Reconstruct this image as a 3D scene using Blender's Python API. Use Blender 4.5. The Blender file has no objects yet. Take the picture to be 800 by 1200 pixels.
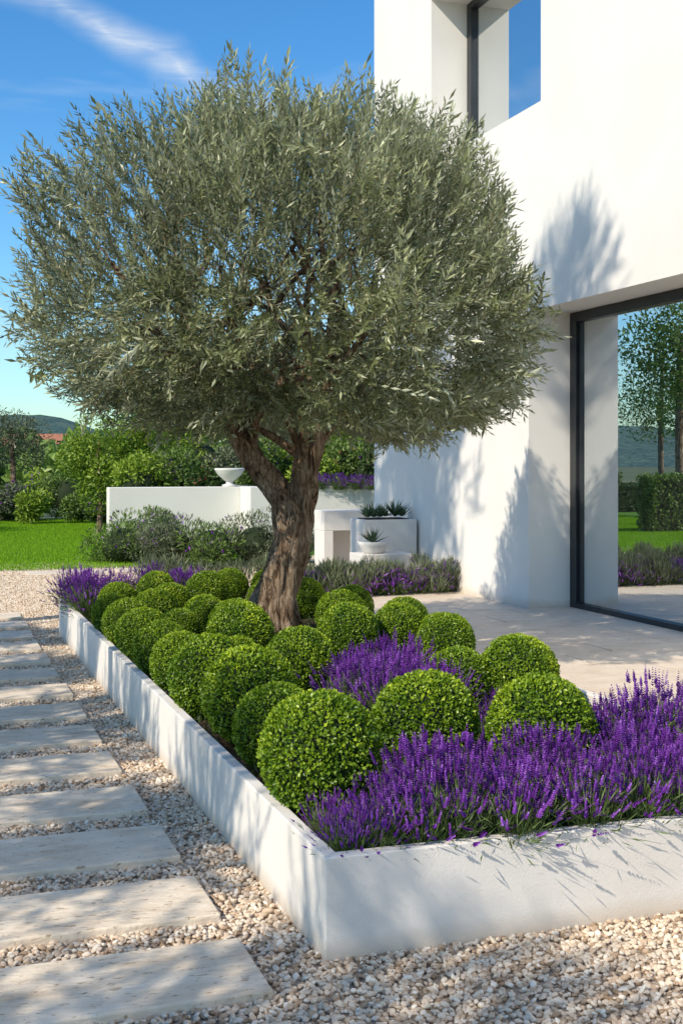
import bpy, bmesh, math, random
import numpy as np
from mathutils import Vector, Matrix
random.seed(4); RNG=np.random.default_rng(7)
S=bpy.context.scene
COL=S.collection
S.view_settings.view_transform='Standard'
try: S.view_settings.look='None'
except Exception: pass
S.view_settings.exposure=0
SUN_EL=math.radians(38); SH=Vector((.88,.475,0))   # horizontal travel direction of sunlight

# ---------------------------------------------------------------- materials
def newmat(name):
    m=bpy.data.materials.new(name); m.use_nodes=True
    nt=m.node_tree; nt.nodes.clear()
    o=nt.nodes.new('ShaderNodeOutputMaterial')
    return m,nt,o
def N(nt,t,**kw):
    n=nt.nodes.new('ShaderNode'+t)
    for k,v in kw.items():
        if k in n.inputs: n.inputs[k].default_value=v
        else: setattr(n,k,v)
    return n
def ramp(nt,stops,fac=None):
    r=nt.nodes.new('ShaderNodeValToRGB')
    e=r.color_ramp.elements
    while len(e)<len(stops): e.new(.5)
    for i,(p,c) in enumerate(stops):
        e[i].position=p; e[i].color=(c[0],c[1],c[2],1)
    if fac is not None: nt.links.new(fac,r.inputs[0])
    return r
def surf(name,stops,scale=5,rough=.8,bump=.2,bscale=60,detail=4,stretch=(1,1,1),spec=.3,bdist=.01,pits=None,stain=None):
    m,nt,o=newmat(name); L=nt.links.new
    tc=N(nt,'TexCoord'); mp=N(nt,'Mapping'); mp.inputs['Scale'].default_value=stretch
    L(tc.outputs['Object'],mp.inputs['Vector'])
    oi=N(nt,'ObjectInfo'); cb=N(nt,'CombineXYZ'); ml=N(nt,'Math',operation='MULTIPLY'); L(oi.outputs['Random'],ml.inputs[0]); ml.inputs[1].default_value=37.
    for q in range(3): L(ml.outputs[0],cb.inputs[q])
    L(cb.outputs[0],mp.inputs['Location'])
    n=N(nt,'TexNoise',Scale=scale,Detail=detail,Roughness=.65); L(mp.outputs[0],n.inputs['Vector'])
    r=ramp(nt,stops,n.outputs['Fac']); c=r.outputs[0]
    p=N(nt,'BsdfPrincipled',Roughness=rough); p.inputs['Specular IOR Level'].default_value=spec
    n2=N(nt,'TexNoise',Scale=bscale,Detail=3,Roughness=.6); L(mp.outputs[0],n2.inputs['Vector'])
    hgt=n2.outputs['Fac']
    if pits:
        n4=N(nt,'TexNoise',Scale=pits,Detail=3,Roughness=.6); L(mp.outputs[0],n4.inputs['Vector'])
        pr=ramp(nt,[(.31,(.55,.46,.37)),(.39,(1,1,1))],n4.outputs['Fac'])
        mu=N(nt,'MixRGB',blend_type='MULTIPLY'); mu.inputs[0].default_value=1; L(c,mu.inputs[1]); L(pr.outputs[0],mu.inputs[2]); c=mu.outputs[0]
        ad=N(nt,'Math',operation='MULTIPLY'); L(hgt,ad.inputs[0]); L(pr.outputs[0],ad.inputs[1]); hgt=ad.outputs[0]
    if stain:
        sp=N(nt,'SeparateXYZ'); L(tc.outputs['Object'],sp.inputs[0])
        n5=N(nt,'TexNoise',Scale=stain[2],Detail=4); L(tc.outputs['Object'],n5.inputs['Vector'])
        md=N(nt,'Math',operation='MULTIPLY_ADD'); L(n5.outputs['Fac'],md.inputs[0]); md.inputs[1].default_value=-stain[1]; L(sp.outputs[2],md.inputs[2])
        sr=ramp(nt,[(0,stain[0]),(.07,(1,1,1))],md.outputs[0])
        mu=N(nt,'MixRGB',blend_type='MULTIPLY'); mu.inputs[0].default_value=1; L(c,mu.inputs[1]); L(sr.outputs[0],mu.inputs[2]); c=mu.outputs[0]
    L(c,p.inputs['Base Color'])
    b=N(nt,'Bump',Strength=bump,Distance=bdist); L(hgt,b.inputs['Height'])
    L(b.outputs[0],p.inputs['Normal']); L(p.outputs[0],o.inputs[0])
    return m
def leafmat(name,stops,back=None,trans=.25,rough=.45,gl=.05):
    m,nt,o=newmat(name); L=nt.links.new
    a=N(nt,'Attribute',attribute_name='t')
    r=ramp(nt,stops,a.outputs['Fac']); c=r.outputs[0]
    if back:
        g=N(nt,'NewGeometry'); mx=N(nt,'MixRGB'); L(g.outputs['Backfacing'],mx.inputs[0])
        L(c,mx.inputs[1]); mx.inputs[2].default_value=(*back,1); c=mx.outputs[0]
    p=N(nt,'BsdfDiffuse'); L(c,p.inputs['Color'])
    t=N(nt,'BsdfTranslucent'); L(c,t.inputs[0])
    mx=N(nt,'MixShader'); mx.inputs[0].default_value=trans
    L(p.outputs[0],mx.inputs[1]); L(t.outputs[0],mx.inputs[2]); out=mx.outputs[0]
    if gl>0:
        g=N(nt,'BsdfGlossy',Roughness=rough); m2=N(nt,'MixShader'); m2.inputs[0].default_value=gl
        L(out,m2.inputs[1]); L(g.outputs[0],m2.inputs[2]); out=m2.outputs[0]
    L(out,o.inputs[0])
    return m
M={}
M['stucco']=surf('white_stucco',[(.3,(.73,.70,.655)),(.7,(.78,.75,.705))],scale=1.2,rough=.9,bump=.35,bscale=160,bdist=.004,spec=.15,stain=((.85,.80,.74),.12,2.5))
M['render']=surf('planter_render',[(.25,(.67,.63,.58)),(.5,(.73,.69,.64)),(.75,(.77,.73,.68))],scale=2.6,rough=.85,bump=.35,bscale=140,bdist=.004,spec=.2,stain=((.82,.74,.65),.02,8))
M['stone']=surf('travertine',[(.25,(.52,.40,.28)),(.42,(.70,.58,.44)),(.6,(.78,.67,.53)),(.8,(.83,.74,.62))],scale=7,rough=.75,bump=.8,bscale=38,stretch=(.6,1.5,1),bdist=.008,pits=45)
M['terrace']=surf('terrace_stone',[(.25,(.54,.43,.33)),(.5,(.64,.54,.44)),(.8,(.72,.63,.53))],scale=5,rough=.6,bump=.35,bscale=40,stretch=(.6,1.4,1),bdist=.005,pits=50)
M['grout']=surf('grout',[(.3,(.26,.21,.16)),(.7,(.35,.29,.23))])
M['soil']=surf('soil',[(.3,(.035,.022,.014)),(.7,(.09,.06,.04))],scale=20,bump=1,bscale=50,bdist=.03)
M['gravelbase']=surf('gravel_bed',[(.3,(.28,.20,.14)),(.5,(.46,.36,.27)),(.7,(.62,.53,.42))],scale=70,bump=1,bscale=80,bdist=.02)
M['lawn']=surf('lawn_soil',[(.3,(.06,.15,.01)),(.7,(.13,.28,.02))],scale=6,bump=1,bscale=90,bdist=.03)
M['terrain']=surf('terrain_grass',[(.3,(.05,.07,.02)),(.5,(.09,.11,.04)),(.7,(.16,.15,.08))],scale=.08,bump=.5,bscale=2,bdist=.1)
M['hill']=surf('hill_forest',[(.3,(.035,.07,.06)),(.5,(.05,.10,.08)),(.7,(.10,.14,.10))],scale=.03,bump=1,bscale=.2,bdist=3)
M['frame']=surf('dark_aluminium',[(.4,(.018,.021,.025)),(.6,(.024,.027,.031))],rough=.4,bump=.02,spec=.5)
M['roof']=surf('terracotta',[(.3,(.35,.13,.07)),(.7,(.5,.22,.13))],scale=3)
M['housewall']=surf('house_render',[(.3,(.5,.4,.32)),(.7,(.6,.5,.42))],scale=1)
M['room']=surf('room_plaster',[(.3,(.34,.31,.27)),(.7,(.4,.37,.33))],bump=.05)
M['core']=surf('foliage_core',[(.3,(.008,.016,.004)),(.7,(.02,.035,.008))],scale=20)  # near-black filler, inner shade of the foliage put into its colour
M['pot']=surf('white_ceramic',[(.3,(.6,.58,.55)),(.7,(.72,.7,.67))],rough=.5,bump=.1)

# bark
m,nt,o=newmat('olive_bark'); L=nt.links.new
tc=N(nt,'TexCoord'); mp=N(nt,'Mapping'); mp.inputs['Scale'].default_value=(1,1,.17); L(tc.outputs['Object'],mp.inputs[0])
w=N(nt,'TexNoise',Scale=34,Detail=8,Roughness=.7,Distortion=1.2); L(mp.outputs[0],w.inputs['Vector'])
n3=N(nt,'TexNoise',Scale=6,Detail=3); L(tc.outputs['Object'],n3.inputs['Vector'])
r=ramp(nt,[(.33,(.045,.028,.017)),(.44,(.20,.135,.088)),(.55,(.46,.35,.25)),(.72,(.66,.55,.43))],w.outputs['Fac'])
r2=ramp(nt,[(.35,(.62,.54,.47)),(.65,(1,1,1))],n3.outputs['Fac'])
mu=N(nt,'MixRGB',blend_type='MULTIPLY'); mu.inputs[0].default_value=1; L(r.outputs[0],mu.inputs[1]); L(r2.outputs[0],mu.inputs[2])
p=N(nt,'BsdfPrincipled',Roughness=.9); p.inputs['Specular IOR Level'].default_value=.15
L(mu.outputs[0],p.inputs['Base Color']); b=N(nt,'Bump',Strength=1,Distance=.06); L(w.outputs['Fac'],b.inputs['Height']); L(b.outputs[0],p.inputs['Normal'])
L(p.outputs[0],o.inputs[0]); M['bark']=m
# pebble
m,nt,o=newmat('pebbles'); L=nt.links.new
a=N(nt,'Attribute',attribute_name='t')
r=ramp(nt,[(0,(.28,.19,.12)),(.15,(.48,.35,.24)),(.4,(.64,.50,.37)),(.6,(.72,.60,.46)),(.8,(.64,.54,.43)),(1,(.82,.74,.62))],a.outputs['Fac'])
p=N(nt,'BsdfDiffuse'); L(r.outputs[0],p.inputs['Color'])
L(p.outputs[0],o.inputs[0]); M['pebble']=m
# glass
m,nt,o=newmat('window_glass'); L=nt.links.new
g=N(nt,'BsdfGlossy',Roughness=.0); g.inputs['Color'].default_value=(.90,.95,.98,1)
t=N(nt,'BsdfTransparent'); t.inputs['Color'].default_value=(.75,.8,.8,1)
mx=N(nt,'MixShader'); mx.inputs[0].default_value=.8
L(t.outputs[0],mx.inputs[1]); L(g.outputs[0],mx.inputs[2]); L(mx.outputs[0],o.inputs[0]); M['glass']=m

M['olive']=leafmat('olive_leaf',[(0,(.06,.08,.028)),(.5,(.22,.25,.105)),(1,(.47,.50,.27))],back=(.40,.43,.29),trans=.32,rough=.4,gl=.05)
M['box']=leafmat('boxwood_leaf',[(0,(.018,.055,.004)),(.42,(.085,.18,.008)),(.75,(.24,.36,.018)),(1,(.50,.60,.03))],trans=.28,rough=.4,gl=.035)  # ramp spans shadow green to lime highlight, so it carries painted shading
M['lavf']=leafmat('lavender_flower',[(0,(.055,.012,.12)),(.45,(.20,.045,.36)),(.8,(.37,.12,.60)),(1,(.56,.30,.76))],trans=.25,gl=0)
M['lavg']=leafmat('lavender_foliage',[(0,(.05,.09,.02)),(1,(.19,.26,.10))],trans=.2,gl=0)
M['grass']=leafmat('grass_blade',[(0,(.12,.28,.01)),(1,(.33,.56,.04))],trans=.4,gl=0)
M['bright']=leafmat('bright_leaf',[(0,(.10,.19,.015)),(1,(.42,.55,.06))],trans=.35,gl=.03)
M['mid']=leafmat('mid_leaf',[(0,(.05,.10,.02)),(1,(.24,.35,.07))],trans=.25,gl=.03)
M['dark']=leafmat('dark_leaf',[(0,(.02,.045,.012)),(1,(.10,.18,.035))],trans=.2,gl=.03)
M['grey']=leafmat('greygreen_leaf',[(0,(.06,.08,.045)),(1,(.25,.29,.16))],trans=.2,gl=.02)
M['succ']=leafmat('succulent_leaf',[(0,(.04,.08,.04)),(1,(.13,.2,.10))],trans=.1)
M['red']=leafmat('coral_flower',[(0,(.3,.06,.05)),(1,(.6,.2,.15))],trans=.2,gl=0)

# ---------------------------------------------------------------- mesh helpers
def npmesh(name,V,F,t=None,mats=(),mi=None,smooth=False):
    me=bpy.data.meshes.new(name); V=np.asarray(V,np.float32); F=np.asarray(F,np.int32)
    k=F.shape[1]
    me.vertices.add(len(V)); me.vertices.foreach_set('co',V.ravel())
    me.loops.add(F.size); me.loops.foreach_set('vertex_index',F.ravel())
    me.polygons.add(len(F)); me.polygons.foreach_set('loop_start',np.arange(0,F.size,k,dtype=np.int32))
    if mi is not None: me.polygons.foreach_set('material_index',np.asarray(mi,np.int32))
    me.polygons.foreach_set('use_smooth',np.full(len(F),smooth))
    if t is not None:
        a=me.attributes.new('t','FLOAT','POINT'); a.data.foreach_set('value',np.asarray(t,np.float32))
    me.update(calc_edges=True)
    for x in mats: me.materials.append(x)
    return me
def ob(name,me,parent=None,loc=(0,0,0),rot=(0,0,0),sc=(1,1,1)):
    o=bpy.data.objects.new(name,me); COL.objects.link(o); o.location=loc; o.rotation_euler=rot
    o.scale=sc if hasattr(sc,'__len__') else (sc,sc,sc)
    if parent: o.parent=parent
    return o
def empty(name,loc=(0,0,0)):
    o=bpy.data.objects.new(name,None); COL.objects.link(o); o.location=loc; o.empty_display_size=.2; return o
def nrm(a): return a/np.maximum(np.linalg.norm(a,axis=-1,keepdims=True),1e-9)
def rv(n): return nrm(RNG.normal(size=(n,3)))
class Leaves:
    def __init__(s): s.V=[];s.T=[];s.MI=[];s.n=0
    def add(s,P,D,Nn,L,W,t,mi=0,fold=.2,wp=.45):
        P=np.atleast_2d(P); n=len(P); D=nrm(D); Sd=nrm(np.cross(D,Nn)); Nn=np.cross(Sd,D)
        L=np.broadcast_to(np.asarray(L,float).reshape(-1,1),(n,1)); W=np.broadcast_to(np.asarray(W,float).reshape(-1,1),(n,1))
        v=np.empty((n,4,3)); v[:,0]=P; v[:,1]=P+D*L*wp+Sd*W/2+Nn*W*fold; v[:,2]=P+D*L; v[:,3]=P+D*L*wp-Sd*W/2+Nn*W*fold
        s.V.append(v.reshape(-1,3)); s.T.append(np.repeat(np.broadcast_to(t,(n,)),4)); s.MI.append(np.full(n,mi))
    def mesh(s,name,mats):
        V=np.concatenate(s.V); F=np.arange(len(V)).reshape(-1,4)
        return npmesh(name,V,F,np.clip(np.concatenate(s.T),0,1),mats,np.concatenate(s.MI))
def snoise(P,f,seed):
    r=np.random.default_rng(seed); o=np.zeros(len(P))
    for i in range(7):
        k=r.normal(size=3)*f; o+=np.sin(P@k+r.uniform(0,6.28))
    return o/3.0
def boxes(name,bl,mat,parent=None,bevel=0,loc=(0,0,0)):
    bm=bmesh.new()
    for (x0,x1,y0,y1,z0,z1) in bl:
        vs=[bm.verts.new(c) for c in [(x0,y0,z0),(x1,y0,z0),(x1,y1,z0),(x0,y1,z0),(x0,y0,z1),(x1,y0,z1),(x1,y1,z1),(x0,y1,z1)]]
        for f in [(0,3,2,1),(4,5,6,7),(0,1,5,4),(1,2,6,5),(2,3,7,6),(3,0,4,7)]: bm.faces.new([vs[i] for i in f])
    me=bpy.data.meshes.new(name); bm.to_mesh(me); bm.free(); me.materials.append(mat)
    o=ob(name,me,parent,loc)
    if bevel:
        b=o.modifiers.new('bevel','BEVEL'); b.width=bevel; b.segments=2; b.limit_method='ANGLE'
    return o
def tube(path,rad,seg=16,sub=8,ridge=.0,seed=0,twist=0.):
    P=[Vector(p) for p in path]; pts=[];rs=[]
    for i in range(len(P)-1):
        p0=P[max(i-1,0)];p1=P[i];p2=P[i+1];p3=P[min(i+2,len(P)-1)]
        for k in range(sub):
            t=k/sub
            pts.append(.5*((2*p1)+(p2-p0)*t+(2*p0-5*p1+4*p2-p3)*t*t+(-p0+3*p1-3*p2+p3)*t**3)); rs.append(rad[i]*(1-t)+rad[i+1]*t)
    pts.append(P[-1]); rs.append(rad[-1])
    V=[];F=[]; up=Vector((1,.2,0)); r=random.Random(seed); ph=[r.uniform(0,6.28) for _ in range(6)]
    for i,p in enumerate(pts):
        d=(pts[min(i+1,len(pts)-1)]-pts[max(i-1,0)]).normalized()
        a=(up-d*up.dot(d)).normalized(); up=a; b=d.cross(a)
        s=i/len(pts)
        for j in range(seg):
            th=2*math.pi*j/seg; q=th+twist*s
            k=1+ridge*(math.sin(3*q+ph[0])+.8*math.sin(5*q+ph[1]+3*s)+.7*math.sin(9*q+ph[2]-5*s)+.6*math.sin(2*q+ph[3]+14*s)*math.sin(9*s+ph[4])+.5*abs(math.sin(7*q+ph[5])))
            V.append(p+(a*math.cos(th)+b*math.sin(th))*rs[i]*k)
    n=len(pts)
    for i in range(n-1):
        for j in range(seg):
            F.append((i*seg+j,i*seg+(j+1)%seg,(i+1)*seg+(j+1)%seg,(i+1)*seg+j))
    return [tuple(v) for v in V],F
def tubes(name,lst,mat,parent=None,loc=(0,0,0)):
    V=[];F=[]
    for v,f in lst:
        o=len(V); V+=v; F+=[tuple(i+o for i in q) for q in f]
    me=npmesh(name,V,F,None,[mat],smooth=True)
    return ob(name,me,parent,loc)
def lathe(name,prof,mat,parent=None,loc=(0,0,0),seg=40):
    V=[];F=[]
    for r,z in prof:
        for j in range(seg):
            a=2*math.pi*j/seg; V.append((r*math.cos(a),r*math.sin(a),z))
    for i in range(len(prof)-1):
        for j in range(seg): F.append((i*seg+j,i*seg+(j+1)%seg,(i+1)*seg+(j+1)%seg,(i+1)*seg+j))
    return ob(name,npmesh(name,V,F,None,[mat],smooth=True),parent,loc)

# camera-survey frame -> site frame (x across planter, y along planter)
CX,CY=-1.132-.012,-3.428-.03
def cw(X,Y): return (CX+.945*X+.3267*Y, CY-.3267*X+.945*Y)

# ---------------------------------------------------------------- ground
def sheet(name,x0,x1,y0,y1,z,mat):
    me=npmesh(name,[(x0,y0,z),(x1,y0,z),(x1,y1,z),(x0,y1,z)],[(0,1,2,3)],None,[mat]); return ob(name,me)
sheet('ground',-1500,1500,-1500,1500,-.02,M['terrain'])
sheet('gravel_bed',-9,14,-12,16,0,M['gravelbase'])
sheet('lawn',-14,6,13.7,27.8,.012,M['lawn'])
# pebble tile
n=5200
bm=bmesh.new(); bmesh.ops.create_icosphere(bm,subdivisions=2,radius=1); iv=np.array([v.co[:] for v in bm.verts]); iff=np.array([[v.index for v in f.verts] for f in bm.faces]); bm.free()
r=RNG.uniform(.0062,.0108,n)*np.where(RNG.random(n)<.10,1.3,1); pos=np.stack([RNG.random(n)-.5,RNG.random(n)-.5,RNG.uniform(0,.011,n)],1)
sc=np.stack([r*RNG.uniform(.8,1.4,n),r*RNG.uniform(.7,1.0,n),r*RNG.uniform(.5,.85,n)],1)
v=iv[None]*(1+RNG.normal(0,.07,(n,len(iv),1)))*sc[:,None]
a=RNG.uniform(0,6.28,n); c,s=np.cos(a)[:,None],np.sin(a)[:,None]
tl=RNG.normal(0,.35,n)[:,None]
z=v[...,2]+v[...,0]*tl; x=v[...,0]*c-v[...,1]*s; y=v[...,0]*s+v[...,1]*c
v=np.stack([x,y,z],-1)+pos[:,None]
F=(iff[None]+(np.arange(n)*len(iv))[:,None,None]).reshape(-1,3)
pm=npmesh('pebble_tile',v.reshape(-1,3),F,np.repeat(RNG.random(n),len(iv)),[M['pebble']],smooth=True)
G=empty('gravel')
for i in range(-3,5):
    for j in range(-2,15):
        if 0<i<2 and 0<j<7: continue
        if i>=2 and j>1 and j<9: continue
        ob('pebbles',pm,G,(i+.5,j+.5,0),(0,0,random.choice([0,1,2,3])*math.pi/2))
# stepping stones
fronts=[-.80,-.19,.41,1.03,1.68,2.36,3.03,3.70,4.37,5.04,5.71,6.38,7.05,7.72,8.4]
for k,f in enumerate(fronts):
    e=boxes('stepping_stone',[(-.70,.70,0,.40+random.uniform(-.01,.02),-.01,.036)],M['stone'],bevel=.006,loc=(-.925+random.uniform(-.012,.012),f,0))
    e.rotation_euler[2]=random.uniform(-.006,.006)
# terrace
T=empty('terrace')
bl=[];y=.3;row=0
while y<8.9:
    x=2.13-(row%2)*.45
    while x<5.1:
        x0=max(x,2.13); x1=min(x+.9,5.1)
        if x1-x0>.05: bl.append((x0+.003,x1-.003,y+.003,y+.447,.0,.034+random.uniform(-.0015,.0015)))
        x+=.9
    y+=.45;row+=1
boxes('paving',bl,M['terrace'],T,bevel=.003)
boxes('grout',[(2.13,5.1,.3,9.0,.001,.026)],M['grout'],T)
boxes('paving_strip',[(.2,1.3,12.9,13.4,0,.03),(1.4,2.6,12.95,13.45,0,.032)],M['stone'],None,bevel=.005)

# ---------------------------------------------------------------- planter
W,Ln,Hh,th,soilz=2.12,7.3,.318,.05,.265
PL=empty('raised_planter')
V=[(0,0,0),(W,0,0),(W,Ln,0),(0,Ln,0),(0,0,Hh),(W,0,Hh),(W,Ln,Hh),(0,Ln,Hh),(th,th,Hh),(W-th,th,Hh),(W-th,Ln-th,Hh),(th,Ln-th,Hh),(th,th,.2),(W-th,th,.2),(W-th,Ln-th,.2),(th,Ln-th,.2)]
F=[]
for i in range(4):
    j=(i+1)%4; F+=[(i,j,4+j,4+i),(4+i,4+j,8+j,8+i),(8+i,8+j,12+j,12+i)]
o=ob('walls',npmesh('walls',V,F,None,[M['render']]),PL); b=o.modifiers.new('b','BEVEL'); b.width=.005; b.segments=2; b.limit_method='ANGLE'
nx,ny=20,60; gx=np.linspace(th,W-th,nx); gy=np.linspace(th,Ln-th,ny); XX,YY=np.meshgrid(gx,gy); P3=np.stack([XX.ravel(),YY.ravel(),np.zeros(nx*ny)],1)
P3[:,2]=soilz+.012*snoise(P3,6,3)
F=[(j*nx+i,j*nx+i+1,(j+1)*nx+i+1,(j+1)*nx+i) for j in range(ny-1) for i in range(nx-1)]
ob('soil',npmesh('soil',P3,F,None,[M['soil']],smooth=True),PL)

# boxwood balls
bm=bmesh.new(); bmesh.ops.create_icosphere(bm,subdivisions=4,radius=.9); cv=np.array([v.co[:] for v in bm.verts]); cf=np.array([[v.index for v in f.verts] for f in bm.faces]); bm.free()
ballm=[]
for k in range(4):
    lv=Leaves(); n=12500; d=rv(n)
    lump=1+.022*snoise(d,2.6,k+10)+.014*snoise(d,7,k+20)
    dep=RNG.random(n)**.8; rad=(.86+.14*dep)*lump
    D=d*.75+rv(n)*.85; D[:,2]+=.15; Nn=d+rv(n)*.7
    t=.46*dep+.35*RNG.random(n)+.03+.10*snoise(d,3.5,k+30)+.14*d[:,2]  # shading put into leaf tone: lighter on top and outside, darker inside
    sz=RNG.uniform(.7,1.2,n)
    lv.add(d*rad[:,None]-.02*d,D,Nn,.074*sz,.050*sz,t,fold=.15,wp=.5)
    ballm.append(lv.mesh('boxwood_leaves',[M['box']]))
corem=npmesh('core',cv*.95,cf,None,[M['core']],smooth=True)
balls=[(.185,.61,.22),(.21,1.24,.183),(.235,1.77,.218),(.195,2.38,.203),(.18,2.98,.172),(.17,3.52,.167),(.17,4.10,.174),(.17,4.68,.174),(.45,5.2,.17),(.16,5.28,.155),(.72,6.62,.17),(.66,5.72,.165),(.30,5.95,.16),
(1.06,6.24,.18),(1.40,6.85,.165),(1.72,6.75,.16),(.74,4.92,.16),(.80,4.28,.175),(.67,3.64,.205),(.745,2.68,.19),(1.345,3.62,.19),(1.62,4.55,.18),(1.9,5.1,.165),(1.75,5.8,.165),(1.93,4.15,.17),(1.42,5.75,.16),
(1.72,3.72,.182),(1.80,3.17,.177),(1.93,3.55,.15),(1.36,2.03,.168),(1.66,1.97,.20),(1.13,.76,.212),(.74,.98,.215),(.46,4.45,.145),(.52,3.12,.14)]
for i,(x,y,r) in enumerate(balls):
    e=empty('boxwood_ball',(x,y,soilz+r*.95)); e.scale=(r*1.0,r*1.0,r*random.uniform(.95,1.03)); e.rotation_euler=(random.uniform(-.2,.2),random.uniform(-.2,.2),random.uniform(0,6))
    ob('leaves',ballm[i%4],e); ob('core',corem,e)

# lavender
lavm=[]
for k in range(5):
    lv=Leaves(); n=190
    az=RNG.uniform(0,6.283,n); lean=np.abs(RNG.normal(0,.48,n)).clip(0,1.2); ln=RNG.uniform(.20,.38,n)*(1-.12*lean)
    B=np.stack([np.cos(az)*.09*RNG.random(n),np.sin(az)*.09*RNG.random(n),np.zeros(n)],1)
    D=np.stack([np.cos(az)*np.sin(lean),np.sin(az)*np.sin(lean),np.cos(lean)],1)+rv(n)*.07; D=nrm(D)
    lv.add(B,D,rv(n),ln,.0035,.6,1,fold=0)
    lv.add(B,D,np.cross(D,rv(n)),ln,.0035,.6,1,fold=0)
    spike=RNG.uniform(.035,.08,n); lv_t=RNG.random(n)
    A=nrm(np.cross(D,rv(n))); Bb=np.cross(D,A)
    for w in range(8):
        f=w/7.
        for q in range(4):
            ang=q*1.571+w*.8+RNG.normal(0,.25,n); o_=A*np.cos(ang)[:,None]+Bb*np.sin(ang)[:,None]
            wid=.0132*(1-.55*f)*RNG.uniform(.7,1.25,n)
            p_=B+D*(ln+.01-spike*(1-f))[:,None]
            lv.add(p_,o_*.8+D*.75,D+o_*-.3,wid,wid*.75,-.02+.55*lv_t+.40*RNG.random(n)+.15*f,0,fold=.2,wp=.55)
    n=750; az=RNG.uniform(0,6.283,n); lean=np.abs(RNG.normal(0,.6,n)).clip(0,1.35); D=np.stack([np.cos(az)*np.sin(lean),np.sin(az)*np.sin(lean),np.cos(lean)],1)
    hh=RNG.uniform(0,.21,n); B=D*hh[:,None]+np.stack([np.cos(az)*.05,np.sin(az)*.05,np.zeros(n)],1)
    lv.add(B,D+rv(n)*.55,rv(n),RNG.uniform(.05,.09,n),.006,RNG.random(n)*.6+2*hh,1)
    lavm.append(lv.mesh('lavender_mesh',[M['lavf'],M['lavg']]))
lc=[0]
def lav(x,y,z=soilz,s=1.,zs=1.):
    lc[0]+=1
    ob('lavender',lavm[lc[0]%5],None,(x,y,z),(random.uniform(-.1,.1),random.uniform(-.1,.1),random.uniform(0,6)),(s,s,s*zs*random.uniform(.85,1.12)))
for j,yy in enumerate([.10,.30,.50,.72]):
    for i in range(9):
        x=.48+i*.215+(j%2)*.09+random.uniform(-.05,.05)
        if x>2.04: continue
        if j==3 and x<1.42: continue
        if j==2 and (x<.62): continue
        s=random.uniform(.74,1.04)
        if j==2 and x<1.4: s*=.82; yy_=.45
        else: yy_=yy
        lav(x,yy_+random.uniform(-.04,.04),s=s)
lav(.36,.12,s=.78); lav(.42,.3,s=.78); lav(.2,.13,s=.62); lav(.29,.22,s=.62); lav(.12,.12,s=.45); lav(.11,.28,s=.42)
for x,y in [(.85,1.62),(1.05,1.60),(.75,1.85),(.98,1.85),(1.12,1.95),(.85,2.08),(1.08,2.2),(1.0,2.38),(1.2,2.45)]: lav(x,y,s=.92)
for x,y in [(.15,6.35),(.2,6.75),(.45,7.05),(.2,7.1),(.1,7.0),(.75,7.1),(1.0,6.9),(1.1,7.15),(.15,6.55)]: lav(x,y,s=.95)
for x,y,s in [(1.6,.95,.75),(1.85,.92,.8),(2.0,.85,.8),(1.5,1.3,.55),(1.75,1.3,.55),(1.95,1.25,.6),(1.35,1.2,.55),(1.2,1.3,.6),(1.4,1.6,.5)]: lav(x,y,s=s)
# low creeping groundcover between the balls and the left wall
lv=Leaves(); n=9000
P=np.stack([RNG.uniform(.06,2.0,n),RNG.uniform(.6,6.5,n),RNG.uniform(.262,.30,n)],1); k_=snoise(P,5,77)>-.5; P=P[k_]; n=len(P)
D=rv(n)*.7; D[:,2]=np.abs(D[:,2])+.5; lv.add(P,D,rv(n),RNG.uniform(.02,.045,n),.011,RNG.random(n)*.7,0)
ob('groundcover',lv.mesh('groundcover',[M['dark']]),None)

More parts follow.
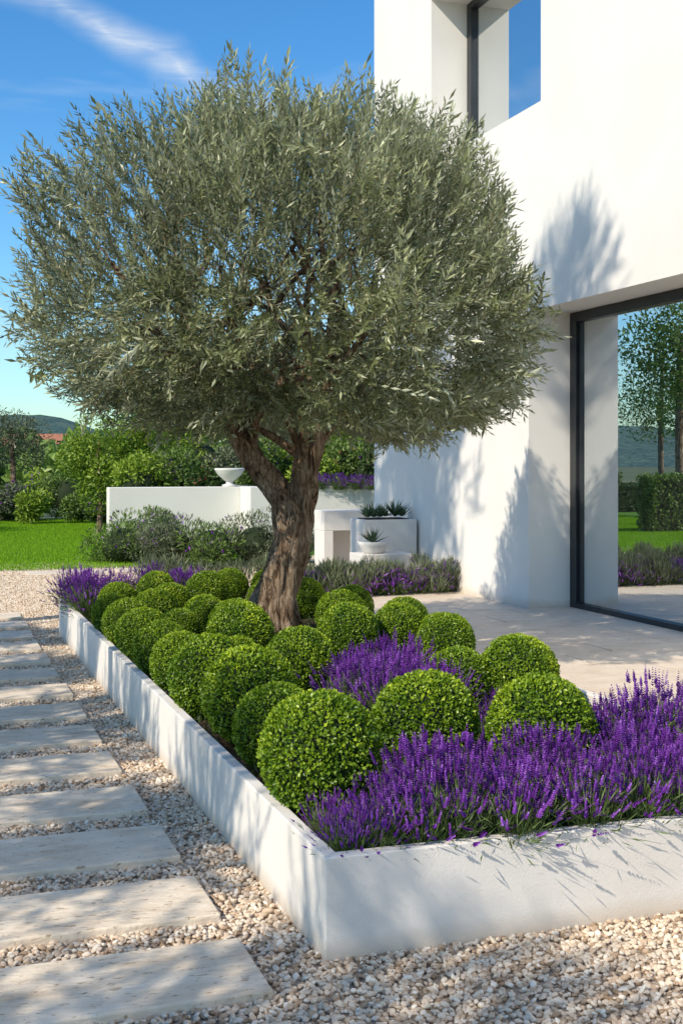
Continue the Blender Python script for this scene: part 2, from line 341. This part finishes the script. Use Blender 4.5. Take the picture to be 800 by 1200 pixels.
# ---------------------------------------------------------------- olive tree
def sprig_tpl():
    P=[];D=[];Nn=[]
    for k in range(11):
        for s_ in (0,1):
            a=k*1.57+s_*3.14159+random.uniform(-.3,.3); o_=Vector((math.cos(a),math.sin(a),0)); el=random.uniform(.5,.9)+.02*k
            P.append((0,0,.02+.025*k)); D.append(o_*math.cos(el)+Vector((0,0,math.sin(el)))); Nn.append(Vector((0,0,1))*.8-o_*.5)
    P.append((0,0,.30)); D.append((0,0,1)); Nn.append((1,0,0))
    return np.array(P),np.array([list(d) for d in D]),np.array([list(d) for d in Nn])
TPL=[sprig_tpl() for _ in range(5)]
def crown(name,n,a,bu,bd,seed,gap=-.9,hollow=True,up=.75,scale=1.,ax=1.,shell=.13):
    d=rv(n); zz=d[:,2]; h=np.sqrt(d[:,0]**2+d[:,1]**2)
    b=np.where(zz>0,bu,bd); p=np.where(zz>0,2.15,3.2)
    R=1/((h/a)**p+(np.abs(zz)/b)**p)**(1/p)
    R*=1+.08*snoise(d,2.6,seed)+.065*snoise(d,7.5,seed+1)+.035*snoise(d,16,seed+9)
    f=np.where(RNG.random(n)<.75,1-np.abs(RNG.normal(0,shell,n)),RNG.uniform(.3,1,n)**.6)
    P=d*(R*f)[:,None]; P[:,0]*=ax
    keep=snoise(P,4.6,seed+2)>gap-(.8-f)*1.0
    if hollow: keep&=~((np.hypot(P[:,0],P[:,1])<.66)&(P[:,2]<-.44))
    P=P[keep];d=d[keep];f=f[keep];n=len(P)
    upv=np.array([0,0,1.])
    wup=np.where(d[:,2]>-.1,up,up*.15)[:,None]
    D=nrm(d*.7+upv*wup+RNG.normal(0,.36,(n,3)))
    A=nrm(np.cross(D,rv(n))); B=np.cross(D,A)
    s=RNG.uniform(.65,1.2,n)*scale
    s=np.where((f>.93)&(RNG.random(n)<.28),s*1.35,s)
    P=P-D*(s*.22)[:,None]
    cl=.44+.26*snoise(P,3.5,seed+5)+.32*(f-.8)+.08*RNG.normal(size=n)  # outer sprigs lighter, inner ones darker: crown shade partly painted into leaf tone
    lv=Leaves(); which=RNG.integers(0,5,n)
    for k in range(5):
        m=which==k; tp,td,tn=TPL[k]; q=len(tp)
        def tr(x): return (x[None,:,0:1]*A[m][:,None]+x[None,:,1:2]*B[m][:,None]+x[None,:,2:3]*D[m][:,None])
        pp=P[m][:,None]+tr(tp)*s[m][:,None,None]
        dd=tr(td).reshape(-1,3)+RNG.normal(0,.14,(m.sum()*q,3)); nn=tr(tn).reshape(-1,3)+RNG.normal(0,.2,(m.sum()*q,3))
        ss=np.repeat(s[m],q)
        tt=np.repeat(cl[m],q)+RNG.normal(0,.17,m.sum()*q)
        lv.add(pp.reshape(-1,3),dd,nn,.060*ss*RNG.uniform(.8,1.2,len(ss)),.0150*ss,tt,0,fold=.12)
    lv.add(P,D,rv(n),.31*s,.005,.5,1,fold=0); 
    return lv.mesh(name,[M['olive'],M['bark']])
TX,TY=1.27,4.93
R_=Vector((.945,-.3267,0)); Fw=Vector((.3267,.945,0))
def tp(x,z,f=0): return R_*x+Fw*f+Vector((0,0,z))
OT=empty('olive_tree',(TX,TY,0))
lst=[]
lst.append(tube([tp(-.02,.2),tp(-.04,.36),tp(.01,.58),tp(.08,.84),tp(.10,1.04),tp(.06,1.2),tp(-.05,1.36,.0),tp(-.17,1.52,-.02),tp(-.30,1.74,-.04),tp(-.42,2.05,-.02),tp(-.62,2.4,.05)],
   [.26,.175,.145,.125,.115,.105,.088,.078,.07,.055,.035],seg=48,sub=12,ridge=.095,seed=1,twist=9))
lst.append(tube([tp(.05,.55),tp(.11,.82,.02),tp(.15,1.05,.03),tp(.17,1.24,.02),tp(.21,1.46,.0),tp(.27,1.74,.02),tp(.36,2.1,.05),tp(.5,2.5,.1)],
   [.07,.10,.105,.10,.09,.085,.07,.04],seg=40,sub=10,ridge=.10,seed=2,twist=7))
lst.append(tube([tp(-.07,.2,-.12),tp(-.09,.4,-.11),tp(-.03,.66,-.10),tp(.05,.92,-.09),tp(.03,1.15,-.06)],[.14,.075,.058,.055,.03],seg=28,sub=8,ridge=.12,seed=5,twist=5))
lst.append(tube([tp(.12,.2,-.10),tp(.07,.4,-.12),tp(.09,.7,-.10),tp(.15,1.0,-.08),tp(.19,1.3,-.05)],[.11,.06,.055,.048,.025],seg=28,sub=8,ridge=.12,seed=6,twist=5))
lst.append(tube([tp(.0,.3,-.16),tp(.0,.55,-.13),tp(.07,.85,-.125),tp(.12,1.1,-.10),tp(.02,1.3,-.07)],[.05,.045,.04,.038,.02],seg=20,sub=8,ridge=.12,seed=8,twist=5))
for k in range(5):
    a=k*1.25+.3; c_,s_=math.cos(a),math.sin(a)
    lst.append(tube([tp(.02*c_,.48),tp(.12*c_,.33,.12*s_),tp(.24*c_,.24,.24*s_)],[.08,.07,.03],seg=14,sub=6,ridge=.05,seed=k+9))
rr=random.Random(11)
def limb(p0,ang,el,ln,r0):
    pts=[p0]; d=Vector((math.cos(ang)*math.cos(el),math.sin(ang)*math.cos(el),math.sin(el))); p=p0; rs=[r0]
    for i in range(4):
        d=(d+Vector((rr.uniform(-.3,.3),rr.uniform(-.3,.3),rr.uniform(-.1,.25)))).normalized(); p=p+d*ln/4; pts.append(p); rs.append(r0*(1-.22*(i+1)))
    lst.append(tube(pts,rs,seg=10,sub=4,ridge=.04,seed=rr.randint(0,99)))
    return pts
for (src,base) in ((tp(-.30,1.74,-.04),.045),(tp(-.42,2.05),.04),(tp(-.60,2.35,.05),.03),(tp(.27,1.74,.02),.048),(tp(.36,2.1,.05),.04),(tp(.48,2.45,.1),.03),(tp(.21,1.5,0),.035),(tp(-.18,1.55,-.02),.035)):
    for q in range(4):
        pts=limb(src,rr.uniform(0,6.28),rr.uniform(.45,1.2),rr.uniform(.9,1.5),base)
        for z in (2,3): limb(pts[z],rr.uniform(0,6.28),rr.uniform(.1,1.2),.6,base*.45)
tubes('trunk',lst,M['bark'],OT)
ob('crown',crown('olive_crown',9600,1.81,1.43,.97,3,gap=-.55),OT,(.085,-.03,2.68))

# neighbouring garden trees (to the left of the path)
spm=crown('light_crown',1400,1.15,.72,.75,31,gap=-.3,hollow=False,scale=1.15,shell=.3)
def garden_tree(name,x,y,zc,s,h):
    e=empty(name,(x,y,0))
    l=[tube([(0,0,-.05),(.05,.02,zc*.4),(-.02,.05,zc*.75),(.03,0,zc)],[.09*h,.07*h,.06*h,.03*h],seg=14,sub=6,ridge=.05,seed=int(zc*10))]
    for k in range(7):
        a=k*.9; l.append(tube([(0,.03,zc*.85-.1),(.35*s*math.cos(a),.35*s*math.sin(a),zc+.05),(.8*s*math.cos(a),.8*s*math.sin(a),zc+.3*s)],[.035,.025,.01],seg=8,sub=4))
    tubes('trunk',l,M['bark'],e)
    c=ob('crown',spm,e,(0,0,zc),(0,0,random.uniform(0,6)),s)
for (x,y,zc,s) in [(-4.1,-2.6,3.25,.95),(-4.0,-.5,3.3,.85),(-4.2,1.5,3.25,.9),(-4.0,3.4,3.3,.85),(-4.1,5.2,3.2,.85)]: garden_tree('young_olive_tree',x,y,zc,s,.7)
garden_tree('tall_shade_tree',-2.9,6.9,8.7,1.35,1.4)  # tall trees out of view, added to cast dappled shade on the villa wall
garden_tree('tall_shade_tree',-3.3,5.7,8.3,1.15,1.2)
garden_tree('tall_shade_tree',-2.9,2.75,9.75,.75,1.1)

# ---------------------------------------------------------------- building
BU=4.6; GL=5.11
B=empty('white_villa')
VA,VB=7.45,11.82
boxes('walls',[(BU,12,VA,VB,0,5.03),(BU,12,-7,VA,3.0,5.03),(BU,12,9.9,VB,5.03,8.6),(BU,12,-7,7.2,5.03,8.6),(BU,12,7.2,9.9,6.98,8.6),(BU,12,-7,-6,0,3.0)],M['stucco'],B)
boxes('room_interior',[(9.5,9.6,-6,VA-.002,.06,2.997),(GL+.1,9.5,-6,VA-.002,0,.03)],M['room'],B)
boxes('room_upper',[(9.5,9.6,7.2,9.9,5.04,6.97)],M['room'],B)
fr=[(GL-.05,GL+.07,VA-.12,VA-.004,.0,2.996),(GL-.05,GL+.07,-5.99,VA-.121,2.90,2.996),(GL-.05,GL+.07,-5.99,VA-.121,.034,.085),
    (GL-.02,GL+.05,VA-.175,VA-.13,.09,2.89),(GL-.05,GL+.07,1.0,1.1,.09,2.89),
    (GL-.05,GL+.07,9.78,9.897,5.032,6.976),(GL-.05,GL+.07,7.203,9.779,6.90,6.976),(GL-.05,GL+.07,7.203,9.779,5.032,5.09),(GL-.05,GL+.07,7.203,7.3,5.095,6.895)]
boxes('window_frames',fr,M['frame'],B,bevel=.004)
def vplane(name,u,y0,y1,z0,z1,mat,par):
    return ob(name,npmesh(name,[(u,y0,z0),(u,y0,z1),(u,y1,z1),(u,y1,z0)],[(0,1,2,3)],None,[mat]),par)
vplane('glass_lower',GL,-5.95,VA-.1,.05,2.93,M['glass'],B)
vplane('glass_upper',GL,7.25,9.85,5.05,6.93,M['glass'],B)
boxes('plinth_step',[(BU,GL-.052,-6,VA-.003,-.01,.036)],M['terrace'],B)
boxes('curtain',[(6.0,6.05,6.2,7.35,.05,2.9)],M['room'],B)

# ---------------------------------------------------------------- shrubs & background
def blob(name,c,rad,n,Lf,Wf,mat,core=True,lobes=9,seed=0,trunk=None,extra=None,up=.2):
    r=np.random.default_rng(seed+500); rad=np.array(rad,float)
    lc_=nrm(r.normal(size=(lobes,3)))*r.uniform(.35,.75,(lobes,1)); lr=r.uniform(.32,.55,lobes)
    which=r.integers(0,lobes,n); d=rv(n); f=1-np.abs(RNG.normal(0,.22,n))
    P=lc_[which]+d*(lr[which]*f)[:,None]
    lob=r.uniform(-.12,.12,lobes)[which]
    m=P[:,2]*rad[2]+c[2]>.01
    P=P[m];d=d[m];f=f[m];lob=lob[m]; n=len(P)
    D=d*.7+rv(n)*.8; D[:,2]+=up
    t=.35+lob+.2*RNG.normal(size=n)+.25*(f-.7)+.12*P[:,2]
    lv=Leaves(); s=RNG.uniform(.7,1.3,n)
    lv.add(P*rad,D,d+rv(n)*.7,Lf*s,Wf*s,t,0,fold=.15)
    mats=[mat]
    if extra:
        k=extra[1]; idx=RNG.integers(0,n,k); idx=idx[P[idx,2]>-.1]
        lv.add(P[idx]*rad*1.06,rv(len(idx)),rv(len(idx)),Lf*.9,Wf*1.6,RNG.random(len(idx)),1); mats.append(extra[0])
    e=empty(name,c); ob('foliage',lv.mesh('foliage',mats),e)
    if core: ob('core',corem,e,(0,0,-rad[2]*.1),sc=tuple(rad*.62))
    if trunk: tubes('trunk',[tube([(0,0,-c[2]),(trunk*.5,0,-c[2]*.5),(0,trunk*.4,0),(0,0,rad[2]*.4)],[trunk,trunk*.75,trunk*.6,trunk*.3],seg=12,sub=5,ridge=.05,seed=seed)],M['bark'],e)
    return e
# grey-green shrubs behind planter
for k,(X,Y,rx,rz) in enumerate([(-3.2,18.0,.62,.50),(-2.5,17.6,.62,.55),(-1.85,17.4,.55,.5),(-1.25,17.8,.55,.52),(-2.9,18.9,.6,.5),(-.75,17.8,.4,.42)]):
    x,y=cw(X,Y); blob('rosemary_shrub',(x,y,rz*.62),(rx,rx,rz),3600,.07,.016,M['grey'] if k%2 else M['mid'],seed=k,up=.6,extra=(M['lavf'],90))
for k,(X,Y) in enumerate([(-2.0,14.3),(-1.65,13.9),(-2.3,15.1),(-1.3,14.2),(-.5,13.8),(-.15,13.2),(.05,13.9),(-.9,14.6)]):
    x,y=cw(X,Y); blob('santolina_plant',(x,y,.14),(.27,.27,.22),900,.11,.012,M['grey'],core=False,seed=k+20,up=1.2)
# lavender bed near villa
for k in range(28):
    x=2.7+(k%14)*.138+random.uniform(-.05,.05); y=9.12+(k//14)*.3+random.uniform(-.08,.08)
    if k%2==0: lav(x,y,0,1.0,.85)
    else: blob('lavender_bush',(x,y,.14),(.24,.24,.24),900,.10,.009,M['grey'],core=False,seed=k+40,up=1.6,extra=(M['lavf'],90))
# white blocks, pots
GP=empty('white_garden_steps')
boxes('blocks',[(3.88,4.56,10.25,10.75,0,.80),(3.82,4.56,11.6,12.0,.60,.86),(3.82,3.95,11.6,12.0,0,.599),(3.951,4.56,11.9,12.0,0,.599)],M['render'],GP,bevel=.006)
boxes('low_wall_cube',[(3.66,4.30,9.72,10.15,0,.43)],M['render'],GP,bevel=.006)
PB=empty('potted_agave',(3.88,9.93,.43))
lathe('bowl',[(.0,0),(.10,0),(.13,.02),(.17,.09),(.19,.14),(.175,.14),(.15,.11),(0,.11)],M['pot'],PB)
def agave(par,n,Lf,z,loc=(0,0,0)):
    lv=Leaves(); az=RNG.uniform(0,6.28,n); el=RNG.uniform(.35,1.4,n)
    D=np.stack([np.cos(az)*np.cos(el),np.sin(az)*np.cos(el),np.sin(el)],1)
    lv.add(np.zeros((n,3))+D*.01,D,np.array([0,0,1.])-D*.3+rv(n)*.05,Lf*RNG.uniform(.7,1.1,n),Lf*.13,RNG.random(n),0,fold=.3,wp=.3)
    ob('leaves',lv.mesh('agave',[M['succ']]),par,(loc[0],loc[1],z))
agave(PB,46,.22,.11)
PB2=empty('succulent_trough',(4.22,10.5,.80))
boxes('soil_top',[(-.27,.27,-.16,.16,.001,.012)],M['soil'],PB2)
for q in range(6): agave(PB2,34,random.uniform(.13,.26),.02,(-.25+q*.1,random.uniform(-.1,.1)))
# garden wall with urn
GW=empty('garden_wall')
boxes('wall',[(4.45,10,17.7,18.1,0,1.05),(2.05,4.449,18.4,18.7,0,1.04),(4.45,4.75,18.101,26,0,1.045)],M['stucco'],GW,bevel=.01)
boxes('soil_fill',[(4.75,11,18.1,26,0,.98)],M['soil'],GW)
lathe('garden_urn',[(0,0),(.13,0),(.14,.03),(.07,.05),(.06,.09),(.12,.13),(.22,.22),(.27,.30),(.285,.33),(.265,.34),(.2,.26),(0,.22)],M['pot'],None,(4.28,18.55,1.04))
# shrubs beyond the wall
pal=['bright','mid','dark','bright','grey','mid','bright']
k=0
for X,Y,z,rx,rz in [(-3.95,24,1.1,.7,.6),(-3.3,24.5,1.15,.6,.65),(-2.7,24,1.1,.55,.5),(-3.0,26,1.5,.8,.9),(-2.2,24.6,1.3,.55,.6),(-1.6,23.6,1.35,.5,.5),(-1.0,24.2,1.35,.55,.6),(-.5,23.4,1.3,.5,.45),(.0,24,1.4,.55,.6),(.55,23.6,1.35,.5,.5),(-.2,26,1.9,.8,.8),(-1.4,26.5,1.8,.9,.9),(1.1,24.5,1.6,.7,.8),(-4.4,26.5,1.3,.9,.8)]:
    x,y=cw(X,Y); blob('garden_shrub',(x,y,z),(rx,rx,rz),2600,.09,.04,M[pal[k%7]],seed=60+k,extra=(M['lavf' if k%2 else 'red'],70) if k in(1,2,5,8,9,3) else None); k+=1
for X in (-.4,-.05,.3,.6): 
    x,y=cw(X,22.3); lav(x,y,.98,1.1,.75)
for X,Y,z,rx,rz,mt in [(-4.3,30,3.2,1.7,1.7,'mid'),(-2.2,31,3.0,1.6,1.6,'olive'),(-.6,29.5,3.3,1.5,1.6,'bright'),(1.0,30,3.2,1.6,1.8,'olive'),(2.6,31,3.3,1.7,1.8,'dark'),(-3.2,36,3.2,2.4,2.0,'mid'),(.2,37,3.4,2.4,2.2,'mid'),(-5.5,38,2.6,1.8,1.5,'mid')]:
    x,y=cw(X,Y); blob('garden_tree',(x,y,z),(rx,rx,rz),5200,.13,.05,M[mt],core=False,seed=80+k,lobes=14,trunk=.11); k+=1
x,y=cw(-4.95,25); blob('citrus_tree',(x,y,1.55),(.85,.85,.95),6500,.085,.035,M['bright'],core=False,seed=3,lobes=14,trunk=.07)
x,y=cw(-4.2,25.5); blob('citrus_tree',(x,y,1.75),(.7,.7,.8),4500,.085,.035,M['bright'],core=False,seed=4,lobes=12,trunk=.07)
x,y=cw(-8.9,33); blob('round_olive_tree',(x,y,2.1),(1.1,1.1,.95),5000,.1,.025,M['grey'],core=False,seed=5,lobes=14,trunk=.1)
# hedges
def hedge(name,x0,x1,y0,y1,h,mat,n):
    e=empty(name,((x0+x1)/2,(y0+y1)/2,0)); dx,dy=(x1-x0)/2,(y1-y0)/2
    P=np.stack([RNG.uniform(-dx,dx,n),RNG.uniform(-dy,dy,n),RNG.uniform(.03,h,n)],1)
    q=RNG.random(n); P[q<.4,2]=h-.03; m=(q>=.4)&(q<.8); P[m,1]=-dy; m=(q>=.8); P[m,0]=np.where(RNG.random(m.sum())<.5,-dx,dx)
    P+=RNG.normal(0,.03,(n,3)); P[:,2]=np.abs(P[:,2]); P[:,2]+=.04*snoise(P,1.5,4)
    lv=Leaves(); D=rv(n); D[:,2]+=.4; lv.add(P,D,rv(n),.075,.04,RNG.random(n),0); ob('leaves',lv.mesh('hedge_leaves',[mat]),e)
    boxes('core',[(-dx+.05,dx-.05,-dy+.05,dy-.05,.0,h-.08)],M['core'],e)
hedge('clipped_hedge',-14,1.6,28.0,29.0,.85,M['dark'],16000)
hedge('clipped_hedge',-12,1.0,34,35,1.1,M['mid'],12000)
hedge('clipped_hedge',-8,.4,44,46,1.6,M['dark'],9000)
for X,Y,r in [(-6.3,29.3,.5),(-5.6,28,.45),(-7.4,29,.5),(-8.2,30,.6),(-6.9,31,.8),(-7.9,32,.7),(-6.0,33,.9)]:
    x,y=cw(X,Y); blob('garden_shrub',(x,y,r*.9),(r,r,r),2400,.09,.035,M[pal[k%7]],seed=60+k,extra=(M['lavf'],120) if k%2 else None); k+=1
# trees seen mirrored in the glazing
for x,y,z,r,mt in [(-5.5,21,3.9,1.6,'mid'),(-9,24,3.0,1.7,'mid'),(-3.2,25,2.0,1.2,'bright'),(-12,22,3.2,2.0,'olive'),(-7,31,3.6,2.0,'bright'),(-13,33,4,2.4,'mid')]:
    blob('garden_tree',(x,y,z),(r,r,r*.95),5200,.13,.05,M[mt],core=False,seed=120+k,lobes=14,trunk=.12); k+=1
for x,y,r in [(-6.3,17.2,.55),(-8,17.0,.7),(-4.6,17.0,.45),(-9.4,17.3,.6),(-5.4,17.5,.8),(-7.2,17.8,.9)]:
    blob('garden_shrub',(x,y,r*.8),(r,r,r),2200,.09,.03,M[pal[k%7]],seed=200+k,extra=(M['lavf'],80)); k+=1
hedge('clipped_hedge',-14,-3.2,18.6,19.2,1.2,M['mid'],15000)
# distant trees, houses, hill
e=empty('distant_trees')
lv=Leaves()
for q in range(150):
    X=random.uniform(-40,25); Y=random.uniform(60,150); x,y=cw(X,Y); r=random.uniform(1.2,2.6); n=260
    d=rv(n); P=d*np.array([r*1.3,r*1.3,r*.85])*RNG.uniform(.6,1,(n,1))+np.array([x,y,r*.5]); P[:,2]=np.abs(P[:,2])
    lv.add(P,rv(n)+d,d+rv(n)*.5,.7,.45,np.clip(random.uniform(.1,.8)+RNG.normal(0,.15,n),0,1),0)
ob('foliage',lv.mesh('distant_foliage',[M['mid']]),e)
for X,Y,w,h in [(-29,118,5,3.2),(-33,125,4,3.0)]:
    x,y=cw(X,Y); hse=empty('distant_house',(x,y,0))
    boxes('walls',[(-w/2,w/2,-2.5,2.5,0,h)],M['housewall'],hse)
    me=npmesh('roof',[(-w/2-.3,-2.8,h),(w/2+.3,-2.8,h),(w/2+.3,2.8,h),(-w/2-.3,2.8,h),(-w/2-.3,0,h+1.0),(w/2+.3,0,h+1.0)],[(0,1,5,4),(2,3,4,5)],None,[M['roof']]); ob('roof',me,hse)
    boxes('windows',[(-w*.3,-w*.15,-2.52,-2.505,1.2,2.2),(w*.15,w*.3,-2.52,-2.505,1.2,2.2)],M['frame'],hse)
V=[];F=[];nx=160
for j in range(6):
    for i in range(nx):
        a=-1.3+2.6*i/(nx-1); dd=330+j*60
        hgt=0 if j==0 else (5+6*math.sin(a*9+1)+3*math.sin(a*23)+2.0*math.sin(a*51+j))*min(1,j/3)+3*j*.6
        V.append((dd*math.sin(a),dd*math.cos(a),max(hgt,-.1)-.1))
for j in range(5):
    for i in range(nx-1): F.append((j*nx+i,j*nx+i+1,(j+1)*nx+i+1,(j+1)*nx+i))
ob('hills',npmesh('hills',V,F,None,[M['hill']],smooth=True))
# lawn blades
lv=Leaves(); n=4200; P=np.stack([RNG.uniform(-.75,.75,n),RNG.uniform(-.75,.75,n),np.zeros(n)],1); D=rv(n)*.45; D[:,2]=1
lv.add(P,D,rv(n),RNG.uniform(.03,.055,n),.007,RNG.random(n),0,fold=0,wp=.3); gm=lv.mesh('grass_tile',[M['grass']])
GR=empty('lawn_grass')
for i in range(-2,5):
    for j in range(10): ob('blades',gm,GR,(-3.1+i*1.5+.0,14.45+j*1.48,.012),(0,0,random.choice([0,1,2,3])*math.pi/2))

# ---------------------------------------------------------------- sky and sun
w=bpy.data.worlds.new('World'); S.world=w; w.use_nodes=True; nt=w.node_tree; nt.nodes.clear(); L=nt.links.new
o=N(nt,'OutputWorld'); bg=N(nt,'Background'); bg.inputs[1].default_value=.14
sk=N(nt,'TexSky'); sk.sky_type='NISHITA'; sk.sun_disc=False; sk.sun_elevation=SUN_EL; sk.sun_rotation=math.atan2(-SH.x,-SH.y)%(2*math.pi)
sk.air_density=1.0; sk.dust_density=.5; sk.ozone_density=1.8
hs=N(nt,'HueSaturation'); hs.inputs['Saturation'].default_value=1.32; hs.inputs['Value'].default_value=1.12; L(sk.outputs[0],hs.inputs['Color'])
tn=N(nt,'MixRGB',blend_type='MULTIPLY'); tn.inputs[0].default_value=1; L(hs.outputs[0],tn.inputs[1]); tn.inputs[2].default_value=(.80,1.05,1.16,1)
tc=N(nt,'TexCoord')
def vm(op,a,b=None):
    n=N(nt,'VectorMath',operation=op)
    for i,q in enumerate((a,b)):
        if q is None: continue
        if isinstance(q,tuple): n.inputs[i].default_value=q
        else: L(q,n.inputs[i])
    return n
def mth(op,a,b=None,c=None):
    n=N(nt,'Math',operation=op)
    for i,q in enumerate((a,b,c)):
        if q is None: continue
        if isinstance(q,(int,float)): n.inputs[i].default_value=q
        else: L(q,n.inputs[i])
    return n.outputs[0]
nrmv=vm('NORMALIZE',tc.outputs['Generated']).outputs[0]
nz=N(nt,'TexNoise',Scale=9,Detail=3,Roughness=.6); L(nrmv,nz.inputs['Vector'])
dist=vm('DOT_PRODUCT',nrmv,(-.359,.353,-.865)).outputs['Value']
dist=mth('ADD',dist,mth('MULTIPLY',mth('SUBTRACT',nz.outputs['Fac'],.50),.06))
band=mth('POWER',mth('MAXIMUM',mth('SUBTRACT',1,mth('DIVIDE',mth('ABSOLUTE',dist),.022)),0),1.6)
nz2=N(nt,'TexNoise',Scale=22,Detail=5,Roughness=.7,Distortion=.6); mp=N(nt,'Mapping'); mp.inputs['Rotation'].default_value=(0,.4,.3); mp.inputs['Scale'].default_value=(.4,1,2.6); L(nrmv,mp.inputs[0]); L(mp.outputs[0],nz2.inputs['Vector'])
w2=ramp(nt,[(.35,(.3,.3,.3)),(.65,(1,1,1))],nz2.outputs['Fac'])
wisp=mth('MULTIPLY',band,mth('MULTIPLY',w2.outputs[0],.75))
nz3=N(nt,'TexNoise',Scale=2.2,Detail=5,Roughness=.62,Distortion=.5); mp3=N(nt,'Mapping'); mp3.inputs['Scale'].default_value=(1,.8,3.2); L(nrmv,mp3.inputs[0]); L(mp3.outputs[0],nz3.inputs['Vector'])
cr=ramp(nt,[(.52,(0,0,0)),(.82,(.55,.55,.55))],nz3.outputs['Fac'])
cl=mth('MINIMUM',mth('ADD',wisp,cr.outputs[0]),.85)
mx=N(nt,'MixRGB'); L(cl,mx.inputs[0]); L(tn.outputs[0],mx.inputs[1]); mx.inputs[2].default_value=(6.2,6.6,7.0,1)
L(mx.outputs[0],bg.inputs[0]); L(bg.outputs[0],o.inputs[0])
sd=bpy.data.lights.new('sun','SUN'); sd.energy=5.0; sd.angle=math.radians(.5); sd.color=(1,.90,.74)
so=bpy.data.objects.new('sun',sd); COL.objects.link(so)
dv=Vector((SH.x*math.cos(SUN_EL),SH.y*math.cos(SUN_EL),-math.sin(SUN_EL))); so.rotation_euler=dv.to_track_quat('-Z','Y').to_euler(); so.location=(-20,-15,20)
# ---------------------------------------------------------------- camera
cd=bpy.data.cameras.new('camera'); cam=bpy.data.objects.new('camera',cd); COL.objects.link(cam); S.camera=cam
cd.sensor_width=36; cd.sensor_fit='AUTO'; cd.lens=1432/1200*36; cd.shift_y=-59/1200; cd.clip_end=5000; cd.clip_start=.05
cam.location=(CX,CY,1.5); cam.rotation_euler=(math.radians(90),0,-math.atan2(.3267,.945))
